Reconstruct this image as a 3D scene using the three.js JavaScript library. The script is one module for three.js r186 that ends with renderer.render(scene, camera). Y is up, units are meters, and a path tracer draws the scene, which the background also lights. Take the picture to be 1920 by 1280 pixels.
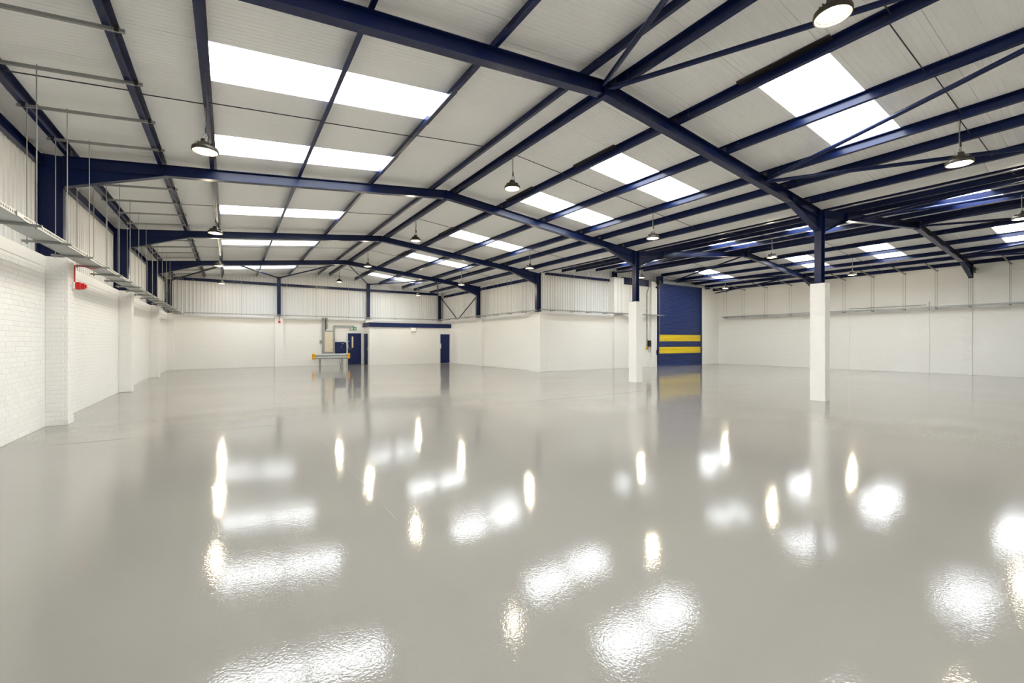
import * as THREE from 'three';
import { mergeGeometries } from 'three/addons/utils/BufferGeometryUtils.js';
import { RoundedBoxGeometry } from 'three/addons/geometries/RoundedBoxGeometry.js';

// ------------------------------------------------------------------ camera, sky, exposure
// world: x runs across the building, y up, -z runs down the building (d = -z); metres
const scene = new THREE.Scene();
const YAW = 0.5759, FOCAL = 818.09;
const camera = new THREE.PerspectiveCamera(2 * Math.atan(640 / FOCAL) * 180 / Math.PI, 1.5, 0.1, 200);
camera.position.set(0, 1.5, 0);
camera.lookAt(Math.sin(YAW), 1.5, -Math.cos(YAW));
scene.add(camera);
scene.background = new THREE.Color().setRGB(0.92, 0.97, 1.0);      // even white overcast sky
scene.backgroundIntensity = 6.5;
const renderer = new THREE.WebGLRenderer({ antialias: true });
renderer.toneMapping = THREE.LinearToneMapping;
renderer.toneMappingExposure = 2.6;
renderer.shadowMap.enabled = true;
const LAMP_CD = 2.8, LAMP_COLOR = new THREE.Color().setRGB(1.0, 0.86, 0.62);

// ------------------------------------------------------------------ small helpers
function rng(seed) { let a = seed >>> 0; return () => { a = (a + 0x6D2B79F5) >>> 0; let t = Math.imul(a ^ (a >>> 15), 1 | a); t = (t + Math.imul(t ^ (t >>> 7), 61 | t)) ^ t; return ((t ^ (t >>> 14)) >>> 0) / 4294967296; }; }
const V = (s, y, d) => new THREE.Vector3(s, y, -d);
const taken = {};
function numbered(n) { const k = taken[n] = (taken[n] ?? -1) + 1; return k ? `${n}_${String(k).padStart(3, '0')}` : n; }
const ORD = ['first', 'second', 'third', 'fourth', 'fifth', 'sixth', 'seventh', 'eighth', 'ninth', 'tenth', 'eleventh', 'twelfth', 'thirteenth', 'fourteenth', 'fifteenth', 'sixteenth', 'seventeenth', 'eighteenth', 'nineteenth', 'twentieth'];
function tag(o, label, category, group, kind) { o.userData.label = label; o.userData.category = category; if (group) o.userData.group = group; if (kind) o.userData.kind = kind; return o; }
function thing(name, label, category, group, at = [0, 0, 0]) { const g = new THREE.Group(); g.name = numbered(name); g.position.copy(V(...at)); scene.add(g); return tag(g, label, category, group); }
function struct(name, label, category) { const g = new THREE.Group(); g.name = numbered(name); scene.add(g); return tag(g, label, category, null, 'structure'); }
function part(parent, name, geos, mat) {
  const list = (Array.isArray(geos) ? geos : [geos]);
  const flat = list.length > 1 ? list.map(g => { const q = g.index ? g.toNonIndexed() : g; for (const k of Object.keys(q.attributes)) if (!['position', 'normal', 'uv'].includes(k)) q.deleteAttribute(k); return q; }) : list;
  const one = flat.length > 1 ? mergeGeometries(flat) : flat[0];
  const m = new THREE.Mesh(mat.bumpMap && mat !== M.floor && mat !== M.brick ? metricUV(one) : one, mat);
  m.name = name; m.castShadow = m.receiveShadow = true; parent.add(m); return m;
}
const bx = (s0, s1, y0, y1, d0, d1) => new THREE.BoxGeometry(s1 - s0, y1 - y0, d1 - d0).translate((s0 + s1) / 2, (y0 + y1) / 2, -(d0 + d1) / 2);
const rbx = (s0, s1, y0, y1, d0, d1, r = 0.01) => new RoundedBoxGeometry(s1 - s0, y1 - y0, d1 - d0, 2, r).translate((s0 + s1) / 2, (y0 + y1) / 2, -(d0 + d1) / 2);
function prism(pts, d0, d1) {            // outline in (s, y), drawn out along d
  const g = new THREE.ExtrudeGeometry(new THREE.Shape(pts.map(p => new THREE.Vector2(p[0], p[1]))), { depth: d1 - d0, bevelEnabled: false });
  return g.translate(0, 0, -d1);
}
function prismS(pts, s0, s1) {           // outline in (d, y), drawn out along s
  const g = new THREE.ExtrudeGeometry(new THREE.Shape(pts.map(p => new THREE.Vector2(p[0], p[1]))), { depth: s1 - s0, bevelEnabled: false });
  return g.rotateY(Math.PI / 2).translate(s0, 0, 0);
}
function prismY(pts, y0, y1) {           // outline in (s, d), drawn up
  const g = new THREE.ExtrudeGeometry(new THREE.Shape(pts.map(p => new THREE.Vector2(p[0], p[1]))), { depth: y1 - y0, bevelEnabled: false });
  return g.rotateX(-Math.PI / 2).translate(0, y0, 0);
}
function rod(a, b, r, n = 8) {
  const dir = b.clone().sub(a), L = dir.length();
  const g = new THREE.CylinderGeometry(r, r, L, n).translate(0, L / 2, 0);
  g.applyQuaternion(new THREE.Quaternion().setFromUnitVectors(new THREE.Vector3(0, 1, 0), dir.normalize()));
  return g.translate(a.x, a.y, a.z);
}
const wire = (pts, r, n = 24) => new THREE.TubeGeometry(new THREE.CatmullRomCurve3(pts), n, r, 6);
function metricUV(g) {                    // uv in metres on whichever plane a face lies in
  const q = g.index ? g.toNonIndexed() : g, p = q.attributes.position, n = q.attributes.normal, uv = new Float32Array(p.count * 2);
  for (let i = 0; i < p.count; i++) {
    const ax = Math.abs(n.getX(i)), ay = Math.abs(n.getY(i)), az = Math.abs(n.getZ(i));
    if (ax >= ay && ax >= az) { uv[2 * i] = p.getZ(i); uv[2 * i + 1] = p.getY(i); }
    else if (az >= ay) { uv[2 * i] = p.getX(i); uv[2 * i + 1] = p.getY(i); }
    else { uv[2 * i] = p.getX(i); uv[2 * i + 1] = p.getZ(i); }
  }
  q.setAttribute('uv', new THREE.BufferAttribute(uv, 2)); return q;
}

// ------------------------------------------------------------------ textures
function dataTex(n, m, fn, rep) {
  const a = new Uint8Array(n * m * 4);
  for (let j = 0; j < m; j++) for (let i = 0; i < n; i++) { const v = Math.max(0, Math.min(255, Math.round(fn(i, j) * 255))), o = (j * n + i) * 4; a[o] = a[o + 1] = a[o + 2] = v; a[o + 3] = 255; }
  const t = new THREE.DataTexture(a, n, m); t.wrapS = t.wrapT = THREE.RepeatWrapping; t.magFilter = THREE.LinearFilter; t.minFilter = THREE.LinearFilter;
  t.repeat.set(...rep); t.needsUpdate = true; return t;
}
function noiseGrid(n, seed) { const r = rng(seed), a = new Float32Array(n * n); for (let i = 0; i < a.length; i++) a[i] = r(); return (x, y) => { const xi = Math.floor(x), yi = Math.floor(y), fx = x - xi, fy = y - yi, u = fx * fx * (3 - 2 * fx), v = fy * fy * (3 - 2 * fy), g = (i, j) => a[((j % n + n) % n) * n + ((i % n + n) % n)]; return (g(xi, yi) * (1 - u) + g(xi + 1, yi) * u) * (1 - v) + (g(xi, yi + 1) * (1 - u) + g(xi + 1, yi + 1) * u) * v; }; }
const COURSE = 0.0785, BRICK = 0.235;
const nA = noiseGrid(64, 3), nB = noiseGrid(128, 5), nC = noiseGrid(256, 9);
const brickBump = (() => {                // 8 courses by 8 bricks of painted brickwork
  const W = 1024, H = 512, r = rng(17), lift = Array.from({ length: 8 * 17 }, () => 0.75 + 0.25 * r());
  return dataTex(W, H, (i, j) => {
    const row = Math.floor(j / H * 8), v = j / H * 8 - row, header = row % 4 === 3, per = header ? 16 : 8;
    let u = i / W * per + (row % 2 ? 0.5 : 0); const col = Math.floor(u) % per; u -= Math.floor(u);
    const dx = Math.min(u, 1 - u) * BRICK / (header ? 2 : 1), dy = Math.min(v, 1 - v) * COURSE, e = Math.min(dx, dy) - 0.004;
    const k = Math.max(0, Math.min(1, e / 0.005));
    return k * lift[row * 17 + col] * 0.85 + 0.15 * nC(i / 4, j / 2);
  }, [1 / (8 * BRICK), 1 / (8 * COURSE)]);
})();
const floorBump = dataTex(1024, 1024, (i, j) => 0.55 * nC(i / 4, j / 4) + 0.3 * nB(i / 8, j / 8) + 0.15 * nC(i / 2, j / 2), [1 / 1.9, 1 / 1.9]);
const paintBump = dataTex(256, 256, (i, j) => nA(i / 4, j / 4) * 0.6 + nB(i / 2, j / 2) * 0.4, [1 / 0.5, 1 / 0.5]);

// ------------------------------------------------------------------ materials
const S = (o) => new THREE.MeshStandardMaterial(o);
const lin = (r, g, b) => new THREE.Color().setRGB(r, g, b);
const M = {
  brick: S({ color: lin(0.89, 0.885, 0.86), roughness: 0.5, bumpMap: brickBump, bumpScale: 0.006 }),
  paint: S({ color: lin(0.89, 0.885, 0.86), roughness: 0.5, bumpMap: paintBump, bumpScale: 0.0015 }),
  paintB: S({ color: lin(0.875, 0.87, 0.84), roughness: 0.5 }),
  paintC: S({ color: lin(0.90, 0.895, 0.87), roughness: 0.45 }),
  render: S({ color: lin(0.88, 0.875, 0.855), roughness: 0.55, bumpMap: paintBump, bumpScale: 0.004 }),
  sheet: S({ color: lin(0.70, 0.71, 0.72), roughness: 0.38 }),
  roof: S({ color: lin(0.88, 0.88, 0.865), roughness: 0.65 }),
  flashing: S({ color: lin(0.74, 0.74, 0.73), roughness: 0.45 }),
  blue: new THREE.MeshPhysicalMaterial({ color: lin(0.0042, 0.0125, 0.066), roughness: 0.27, specularIntensity: 0.6, bumpMap: paintBump, bumpScale: 0.0004 }),
  blueDoor: new THREE.MeshPhysicalMaterial({ color: lin(0.0055, 0.015, 0.085), roughness: 0.4, specularIntensity: 0.6 }),
  shutter: new THREE.MeshPhysicalMaterial({ color: lin(0.006, 0.024, 0.14), roughness: 0.32, ior: 1.6 }),
  yellow: S({ color: lin(0.80, 0.60, 0.02), roughness: 0.4 }),
  orange: S({ color: lin(0.86, 0.44, 0.01), roughness: 0.45 }),
  galv: S({ color: lin(0.36, 0.38, 0.38), roughness: 0.42, metalness: 0.55 }),
  galvLight: S({ color: lin(0.52, 0.55, 0.56), roughness: 0.4, metalness: 0.25 }),
  galvDark: S({ color: lin(0.30, 0.31, 0.30), roughness: 0.5, metalness: 0.5 }),
  trunk: S({ color: lin(0.33, 0.36, 0.37), roughness: 0.45, metalness: 0.3 }),
  beige: S({ color: lin(0.74, 0.66, 0.52), roughness: 0.5 }),
  white: S({ color: lin(0.82, 0.82, 0.80), roughness: 0.4 }),
  black: S({ color: lin(0.012, 0.012, 0.014), roughness: 0.5 }),
  rodDark: S({ color: lin(0.012, 0.016, 0.03), roughness: 0.5 }),
  red: S({ color: lin(0.62, 0.012, 0.012), roughness: 0.35 }),
  green: S({ color: lin(0.0, 0.20, 0.07), roughness: 0.4 }),
  cream: S({ color: lin(0.72, 0.64, 0.42), roughness: 0.3 }),
  chain: S({ color: lin(0.34, 0.33, 0.31), roughness: 0.4, metalness: 0.8 }),
  lampBody: S({ color: lin(0.06, 0.052, 0.04), roughness: 0.4, metalness: 0.5 }),
  lens: S({ color: lin(0.9, 0.9, 0.9), emissive: lin(1.0, 0.84, 0.58), emissiveIntensity: 6, roughness: 0.4 }),
  floor: new THREE.MeshPhysicalMaterial({ color: lin(0.288, 0.269, 0.241), specularIntensity: 0.72, roughness: 0.065, bumpMap: floorBump, bumpScale: 0.00033 }),
  seam: S({ color: lin(0.30, 0.285, 0.255), roughness: 0.2 }),
  pane: new THREE.MeshPhysicalMaterial({ color: lin(1, 1, 1), transmission: 1, thickness: 0, roughness: 0, ior: 1.5 }),
};

// ------------------------------------------------------------------ measures of the building
const SLOPE = 0.1055, RIDGE1 = 5.0, RIDGE2 = 20.1, RIDGE_Y = 5.795, VALLEY = 12.74;
const roofY = s => s < VALLEY ? RIDGE_Y - SLOPE * Math.abs(s - RIDGE1) : RIDGE_Y - SLOPE * Math.abs(s - RIDGE2);   // underside of the sheets
const RAFTER_DROP = 0.155, rafterY = s => roofY(s) - RAFTER_DROP;   // top of the rafters
const FRAMES = [5.07, 11.07, 17.2, 23.3];
const D_NEAR = -7.1, D_GABLE = 29.25, D_SHUT = 17.25, S_LEFT = -2.705, S_RIGHT = 28.0;
const PANEL = 0.975, bound = k => 6.63 + PANEL * k;

// ------------------------------------------------------------------ floor
{
  const floor = struct('floor', 'glossy pale grey resin coated concrete floor', 'floor');
  const s0 = -3.0, s1 = 28.3, d0 = -7.4, d1 = 29.6, g = new THREE.PlaneGeometry(s1 - s0, d1 - d0, 150, 180);
  g.rotateX(-Math.PI / 2).translate((s0 + s1) / 2, 0, -(d0 + d1) / 2);
  const p = g.attributes.position, wob = noiseGrid(64, 31), wob2 = noiseGrid(64, 37), uv = g.attributes.uv;
  for (let i = 0; i < p.count; i++) { const x = p.getX(i), z = p.getZ(i); p.setY(i, (wob(x / 0.9 + 40, z / 0.7 + 60) - 0.5) * 0.004 + (wob2(x / 2.3 + 40, z / 1.9 + 60) - 0.5) * 0.008); uv.setXY(i, x, z); }
  g.computeVertexNormals();
  part(floor, 'resin_surface', g, M.floor);
  part(floor, 'slab', bx(s0, s1, -0.25, -0.02, d0, d1), M.seam);
  const sm = struct('trim', 'thin raised joint seams running across the grey floor', 'floor joint');
  const seamAt = (a, b) => { const dir = b.clone().sub(a), L = dir.length(), q = new THREE.CylinderGeometry(0.003, 0.003, L, 6).scale(1, 1, 0.4); q.rotateX(Math.PI / 2); q.translate(0, 0, 0); q.rotateY(Math.atan2(dir.x, dir.z)); return q.translate((a.x + b.x) / 2, 0.0, (a.z + b.z) / 2); };
  for (const [a, b] of [[[1.19, 3.6], [1.19, 17]], [[-2.6, 8.9], [12.4, 8.9]], [[13.4, 8.2], [27.8, 8.2]]]) part(sm, 'joint_seam', seamAt(V(a[0], 0, a[1]), V(b[0], 0, b[1])), M.seam);
}

// ------------------------------------------------------------------ ceiling: each roof panel is a piece
const SKY_K = [-12, -8, -4, 0, 3, 8, 13, 20], SLOPES = [
  { name: 'left roof slope', s0: -3.05, s1: RIDGE1, w0: -0.25, w1: 3.02, wm: 1.38, up: 1, kEnd: 23, end: 29.5 },
  { name: 'roof slope above the pillars', s0: RIDGE1, s1: VALLEY, w0: 6.85, w1: 9.97, wm: 8.42, up: -1, kEnd: 23, end: 29.5 },
  { name: 'slope beyond the pillars', s0: VALLEY, s1: RIDGE2, w0: 15.22, w1: 18.2, wm: 16.62, up: 1, kEnd: 11, end: 17.75 },
  { name: 'slope down to the right wall', s0: RIDGE2, s1: 28.25, w0: 22.03, w1: 25.0, wm: 23.6, up: -1, kEnd: 11, end: 17.75 },
];
const ceiling = struct('ceiling', 'pale grey ribbed roof lining panels between blue purlins', 'ceiling');
{
  const panelGeo = (L, w, ang) => {
    const n = 13, pts = [[0, 0.08], [0, 0.02], [0.004, 0.0]];
    for (let i = 1; i < n; i++) { const x = w * i / n; pts.push([x - 0.006, 0], [x, 0.0045], [x + 0.006, 0]); }
    pts.push([w - 0.004, 0], [w, 0.02], [w, 0.08]);
    return prismS(pts.reverse(), 0, L).rotateZ(ang);
  };
  let nWin = 0;
  SLOPES.forEach((sl, n) => {
    const ang = Math.atan(SLOPE) * sl.up, co = Math.cos(ang), cache = {};
    const piece = (a, b, k, w) => { if (n === 1 && b === VALLEY && k >= 11) b = 13.3; const key = `${a}_${b}_${w.toFixed(3)}`; const m = part(ceiling, 'roof_panel', cache[key] ??= panelGeo((b - a) / co, w, ang), M.roof); m.position.set(a, sl.up > 0 ? RIDGE_Y - SLOPE * (sl.s1 - a) : RIDGE_Y - SLOPE * (a - sl.s0), -bound(k)); };
    for (let k = -15; k <= sl.kEnd; k++) {
      const w = k === sl.kEnd ? sl.end - bound(k) : PANEL;
      if (SKY_K.includes(k) && k < sl.kEnd - 1 && (n < 2 || k >= -4) || (SKY_K.includes(k) && k === 8 && n > 1)) {
        piece(sl.s0, sl.w0, k, w); piece(sl.w1, sl.s1, k, w);
        const nth = SKY_K.indexOf(k) - (n ? 2 : 3), win = struct(`window_${++nWin}`, nth < 0 ? `white rooflight in the ${sl.name} behind the camera` : `white rooflight in the ${sl.name}, ${ORD[nth]} from the camera`, 'rooflight');
        for (const [a, b] of [[sl.w0, sl.wm], [sl.wm, sl.w1]]) { const q = part(win, 'pane', new THREE.BoxGeometry((b - a) / co, 0.006, w).translate((b - a) / co / 2, 0, -w / 2).rotateZ(ang), M.pane); q.position.set(a, roofY(a) + 0.05, -bound(k)); }
        for (const a of [0, w - 0.01]) { const q = part(win, 'frame', new THREE.BoxGeometry((sl.w1 - sl.w0) / co, 0.02, 0.01).translate((sl.w1 - sl.w0) / co / 2, 0.035, -a - 0.005).rotateZ(ang), M.flashing); q.position.set(sl.w0, roofY(sl.w0) + 0.03, -bound(k)); }
        const hi = sl.up > 0 ? sl.w1 : sl.w0 - 0.12, q = part(win, 'sill', new THREE.BoxGeometry(0.12, 0.02, w + 0.3).translate(0.06, -0.016, -w / 2).rotateZ(ang), M.black); q.position.set(hi, roofY(hi) - 0.0, -bound(k));
      } else piece(sl.s0, sl.s1, k, w);
    }
  });
  const cap = struct('trim', 'white ridge cap closing the top of the near bay roof', 'ridge cap');
  part(cap, 'ridge_cap', prism([[RIDGE1 - 0.2, RIDGE_Y + 0.075], [RIDGE1 + 0.2, RIDGE_Y + 0.075], [RIDGE1, RIDGE_Y + 0.11]], D_NEAR - 0.2, 29.5), M.flashing);
  const cap2 = struct('trim', 'white ridge cap closing the top of the far bay roof', 'ridge cap');
  part(cap2, 'ridge_cap', prism([[RIDGE2 - 0.2, RIDGE_Y + 0.075], [RIDGE2 + 0.2, RIDGE_Y + 0.075], [RIDGE2, RIDGE_Y + 0.11]], D_NEAR - 0.2, 17.6), M.flashing);
  // smooth white gutter lining along the valley
  const gut = struct('trim', 'smooth white gutter lining strip along the valley above the pillars', 'gutter');
  for (let d = -7.0, n = 0; d < 17.2; d += 3.04, n++) part(gut, 'gutter_lining', prism([[12.08, 5.045], [12.80, 5.045], [12.80, 4.893], [12.74, 4.892], [12.62, 4.898], [12.48, 4.918], [12.34, 4.952], [12.22, 4.99], [12.12, 5.026]].map(([x, y]) => [x, Math.min(y, roofY(x) - 0.003)]), d, Math.min(d + 3.034, 17.2)), M.flashing);
}

// ------------------------------------------------------------------ walls
const BR = rng(77);
const slipGeo = (w, h, z) => {                // one brick face with rounded arrises, standing 8 mm proud of the joints
  const a = w / 2, b = h / 2, e = 0.004;
  const P = [[-a, -b, 0], [a, -b, 0], [a, b, 0], [-a, b, 0], [-a, -b, z * 0.6], [a, -b, z * 0.6], [a, b, z * 0.6], [-a, b, z * 0.6], [-a + e, -b + e, z], [a - e, -b + e, z], [a - e, b - e, z], [-a + e, b - e, z]];
  const q = [], quad = (i, j, k, l) => q.push(i, j, k, i, k, l);
  for (let i = 0; i < 4; i++) { const j = (i + 1) % 4; quad(i, j, j + 4, i + 4); quad(i + 4, j + 4, j + 8, i + 8); }
  quad(8, 9, 10, 11);
  const v = []; for (const i of q) v.push(...P[i]);
  const g = new THREE.BufferGeometry(); g.setAttribute('position', new THREE.Float32BufferAttribute(v, 3)); g.setAttribute('uv', new THREE.Float32BufferAttribute(new Array(q.length * 2).fill(0), 2)); g.computeVertexNormals(); return g;
};
const slips = {}; const slip = (w, z = 0.0055) => slips[`${w.toFixed(3)}_${z}`] ??= slipGeo(w - 0.004, COURSE - 0.0055, z);
function brickFace(list, face, a0, a1, at, rows, y0 = 0.004) {   // face 'left': plane s = at over d; face 'front': plane d = at over s
  for (let r = 0; r < rows; r++) {
    const header = r % 4 === 3, L = header ? BRICK / 2 : BRICK;
    let x = a0, first = true;
    while (x < a1 - 0.03) {
      let w = first && r % 2 ? L / 2 : L; first = false;
      if (x + w > a1 - 0.05) w = a1 - x;
      list.push({ face, w: Math.round(w * 200) / 200, mid: x + w / 2, at, y: y0 + (r + 0.5) * COURSE, out: (BR() - 0.5) * 0.0022, tone: Math.floor(BR() * 3) });
      x += w;
    }
  }
}
const slipMatrix = b => { const m = new THREE.Matrix4(); if (b.face === 'left') { m.makeRotationY(Math.PI / 2); m.setPosition(b.at + b.out, b.y, -b.mid); } else if (b.face === 'right') { m.makeRotationY(-Math.PI / 2); m.setPosition(b.at - b.out, b.y, -b.mid); } else m.setPosition(b.mid, b.y, -b.at + b.out); return m; };
const TONES = [M.paint, M.paintB, M.paintC];
function layBricks(wall, list, single, mat = M.paint, z = 0.0055) {
  list.slice(0, single).forEach(b => { const m = part(wall, 'brick', slip(b.w), TONES[b.tone]); m.applyMatrix4(slipMatrix(b)); });
  const rest = list.slice(single);
  if (rest.length) { const m = part(wall, 'brick_courses', rest.map(b => slip(b.w, z).clone().applyMatrix4(slipMatrix(b))), mat); m.userData.kind = 'stuff'; }
}
// upright ribbed cladding, one sheet per metre; dir 's' runs across, 'd' runs along
function sheetProfile(w, depth) { const pts = [], n = Math.max(1, Math.round(w / 0.1667)), p = w / n; for (let i = 0; i < n; i++) { const x = i * p; pts.push([x, 0], [x + p * 0.55, 0], [x + p * 0.64, depth], [x + p * 0.91, depth]); } pts.push([w, 0]); return pts; }
const sheetCache = {};
function cladding(wall, dir, a0, a1, at, yBottom, yTop, face) {
  for (let a = a0; a < a1 - 0.05; a += 1.0) {
    const w = Math.min(1.0, a1 - a), y0 = yBottom, y1 = Math.min(yTop(a + 0.001), yTop(a + w - 0.001)), key = [dir, w.toFixed(2), (y1 - y0).toFixed(3), face].join();
    const g = sheetCache[key] ??= (() => {
      const prof = sheetProfile(w, 0.028 * face), back = -0.03 * face, line = dir === 's' ? prof.map(([x, z]) => [x, -z]) : prof.map(([x, z]) => [z, x]);
      const tail = dir === 's' ? [[w, -back], [0, -back]] : [[back, w], [back, 0]];
      return prismY([...line, ...tail], 0, y1 - y0);
    })();
    const m = part(wall, 'cladding_sheet', g, M.sheet); m.position.copy(dir === 's' ? V(a, y0, at) : V(at, y0, a));
  }
}
const OF = 27.8, OS = 7.40;
const PIERS_LEFT = [4.9, 10.9, 17.03, 23.15];
{
  const wl = struct('wall_left', 'white painted brick wall with piers and ribbed cladding above', 'wall');
  const BODY = S_LEFT - 0.008;
  part(wl, 'wall_body', metricUV(bx(-2.98, BODY, -0.1, 2.815, D_NEAR - 0.2, D_GABLE + 0.25)), M.brick);
  part(wl, 'coping', bx(-2.98, S_LEFT + 0.004, 2.815, 3.0, D_NEAR - 0.2, D_GABLE + 0.02), M.render);
  for (const p of [...PIERS_LEFT, 28.95]) {
    part(wl, 'pier', metricUV(bx(BODY - 0.01, -2.423, -0.1, 2.815, p + 0.008, p + 0.35)), M.brick);
    part(wl, 'pier_cap', bx(BODY - 0.01, -2.412, 2.815, 3.0, p - 0.002, p + 0.355), M.render);
  }
  const list = [], rows = 35;
  brickFace(list, 'left', 9.05, 10.9, BODY, rows); brickFace(list, 'front', S_LEFT, -2.415, 10.908, rows);
  const near = list.length;
  list.sort((a, b) => (a.face === 'front' ? 10.9 : a.mid) - (b.face === 'front' ? 10.9 : b.mid));
  const more = [];
  brickFace(more, 'left', 7.0, 9.05, BODY, rows);
  brickFace(more, 'left', 11.25, 17.03, BODY, rows); brickFace(more, 'left', 17.38, 23.15, BODY, rows); brickFace(more, 'left', 23.5, 28.95, BODY, rows);
  for (const p of PIERS_LEFT) { if (p > 5) brickFace(more, 'left', p + 0.008, p + 0.35, -2.423, rows); if (p > 12) brickFace(more, 'front', S_LEFT, -2.415, p + 0.008, rows); }
  layBricks(wl, [...list, ...more], 300);
  cladding(wl, 'd', -7.2, 29.4, -2.87, 2.98, () => 4.93, 1);
  part(wl, 'outer_skin', bx(-3.02, -2.95, 2.9, 5.0, D_NEAR - 0.2, 29.5), M.flashing);
}
{
  const wf = struct('wall_far', 'white painted brick end wall with piers and cladded gable above', 'wall');
  part(wf, 'wall_body', metricUV(bx(-2.98, 13.3, -0.1, 2.80, D_GABLE, D_GABLE + 0.25)), M.brick);
  part(wf, 'coping', bx(-2.98, 13.3, 2.80, 2.98, D_GABLE - 0.012, D_GABLE + 0.25), M.render);
  for (const [a, b] of [[2.27, 2.71], [7.5, 7.9]]) { part(wf, 'pier', metricUV(bx(a, b, -0.1, 2.80, D_GABLE - 0.22, D_GABLE + 0.05)), M.brick); part(wf, 'pier_cap', bx(a - 0.01, b + 0.01, 2.80, 2.98, D_GABLE - 0.23, D_GABLE + 0.02), M.render); }
  { const l = [], r = 35; brickFace(l, 'front', -2.7, 2.27, D_GABLE, r); brickFace(l, 'front', 2.71, OS, D_GABLE, r); brickFace(l, 'front', 2.27, 2.71, D_GABLE - 0.22, r); layBricks(wf, l, 0); }
  cladding(wf, 's', -2.9, 13.1, D_GABLE + 0.12, 2.97, s => roofY(s) - 0.03, 1);
  part(wf, 'outer_skin', prism([[-3.02, 2.9], [13.3, 2.9], [13.3, roofY(12.7) + 0.02], [RIDGE1, RIDGE_Y + 0.02], [-3.02, roofY(-3.02) + 0.02]], D_GABLE + 0.17, D_GABLE + 0.25), M.flashing);
  part(wf, 'verge_flashing', [prism([[-2.9, roofY(-2.9) - 0.14], [RIDGE1, RIDGE_Y - 0.14], [RIDGE1, RIDGE_Y - 0.005], [-2.9, roofY(-2.9) - 0.005]], D_GABLE + 0.06, D_GABLE + 0.085), prism([[RIDGE1, RIDGE_Y - 0.14], [12.9, roofY(12.7) - 0.14], [12.9, roofY(12.7) - 0.005], [RIDGE1, RIDGE_Y - 0.005]], D_GABLE + 0.06, D_GABLE + 0.085)], M.flashing);
}
{
  const wi = struct('wall_inner', 'white brick return wall with cladding above, running back from the corner', 'wall');
  part(wi, 'wall_body', metricUV(bx(12.98, 13.25, -0.1, 2.78, 17.4, D_GABLE + 0.2)), M.brick);
  part(wi, 'coping', bx(12.965, 13.25, 2.78, 2.96, 17.4, D_GABLE), M.render);
  for (const [a, b, f] of [[23.1, 23.6, 12.78], [17.1, 17.95, 12.72]]) { part(wi, 'pier', metricUV(bx(f, 13.0, -0.1, 2.78, a, b)), M.brick); part(wi, 'pier_cap', bx(f - 0.01, 13.0, 2.78, 2.96, a - 0.008, b + 0.01), M.render); }
  { const l = [], r = 35; brickFace(l, 'right', 17.95, 23.1, 12.98, r); brickFace(l, 'right', 23.6, 27.8, 12.98, r); brickFace(l, 'right', 23.1, 23.6, 12.78, r); brickFace(l, 'right', 17.1, 17.95, 12.72, r); brickFace(l, 'front', 12.78, 12.98, 23.1, r); brickFace(l, 'front', 12.72, 13.0, 17.1, r); layBricks(wi, l, 0); }
  cladding(wi, 'd', 17.4, 29.3, 13.07, 2.95, () => 4.95, -1);
  part(wi, 'outer_skin', bx(13.12, 13.25, 2.9, 5.03, 17.4, 29.5), M.flashing);
}
{
  const wb = struct('wall_back', 'white brick wall around the blue roller shutter with cladding on its upper part', 'wall');
  part(wb, 'wall_body', [bx(12.98, 18.0, -0.1, 2.78, D_SHUT, D_SHUT + 0.3), bx(18.4, 21.2, -0.1, 4.73, D_SHUT, D_SHUT + 0.3), bx(26.12, 28.2, -0.1, 5.02, D_SHUT, D_SHUT + 0.3)].map(metricUV), M.brick);
  part(wb, 'coping', bx(12.98, 17.9, 2.78, 2.96, D_SHUT - 0.012, D_SHUT + 0.3), M.render);
  part(wb, 'pier', metricUV(bx(17.85, 18.6, -0.1, 5.06, D_SHUT - 0.13, D_SHUT + 0.5)), M.brick);
  part(wb, 'pier', metricUV(bx(20.95, 21.3, -0.1, 5.05, D_SHUT - 0.12, D_SHUT + 0.3)), M.brick);
  part(wb, 'jamb', metricUV(bx(21.3, 21.66, -0.1, 5.0, D_SHUT + 0.05, D_SHUT + 0.3)), M.brick);
  { const l = []; brickFace(l, 'front', 13.0, 17.85, D_SHUT, 35); brickFace(l, 'front', 17.85, 18.6, D_SHUT - 0.13, 64); brickFace(l, 'right', D_SHUT - 0.13, D_SHUT + 0.5, 17.85, 64); brickFace(l, 'front', 18.6, 20.95, D_SHUT, 60); brickFace(l, 'front', 20.95, 21.3, D_SHUT - 0.12, 64); brickFace(l, 'front', 26.12, 27.99, D_SHUT, 63); layBricks(wb, l, 0); }
  cladding(wb, 's', 12.95, 17.9, D_SHUT + 0.34, 2.95, s => roofY(s) - 0.04, 1);
  cladding(wb, 's', 18.3, 28.1, D_SHUT + 0.34, 4.9, s => roofY(s) - 0.02, 1);
  part(wb, 'verge_flashing', [prism([[13.0, roofY(13.0) - 0.13], [RIDGE2, RIDGE_Y - 0.13], [RIDGE2, RIDGE_Y - 0.005], [13.0, roofY(13.0) - 0.005]], D_SHUT + 0.25, D_SHUT + 0.275), prism([[RIDGE2, RIDGE_Y - 0.13], [28.0, roofY(28.0) - 0.13], [28.0, roofY(28.0) - 0.005], [RIDGE2, RIDGE_Y - 0.005]], D_SHUT + 0.25, D_SHUT + 0.275)], M.flashing);
  part(wb, 'outer_skin', prism([[12.9, -0.1], [28.25, -0.1], [28.25, roofY(28.25) + 0.03], [RIDGE2, RIDGE_Y + 0.03], [12.9, roofY(12.9) + 0.03]], D_SHUT + 0.38, D_SHUT + 0.45), M.flashing);
}
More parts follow.
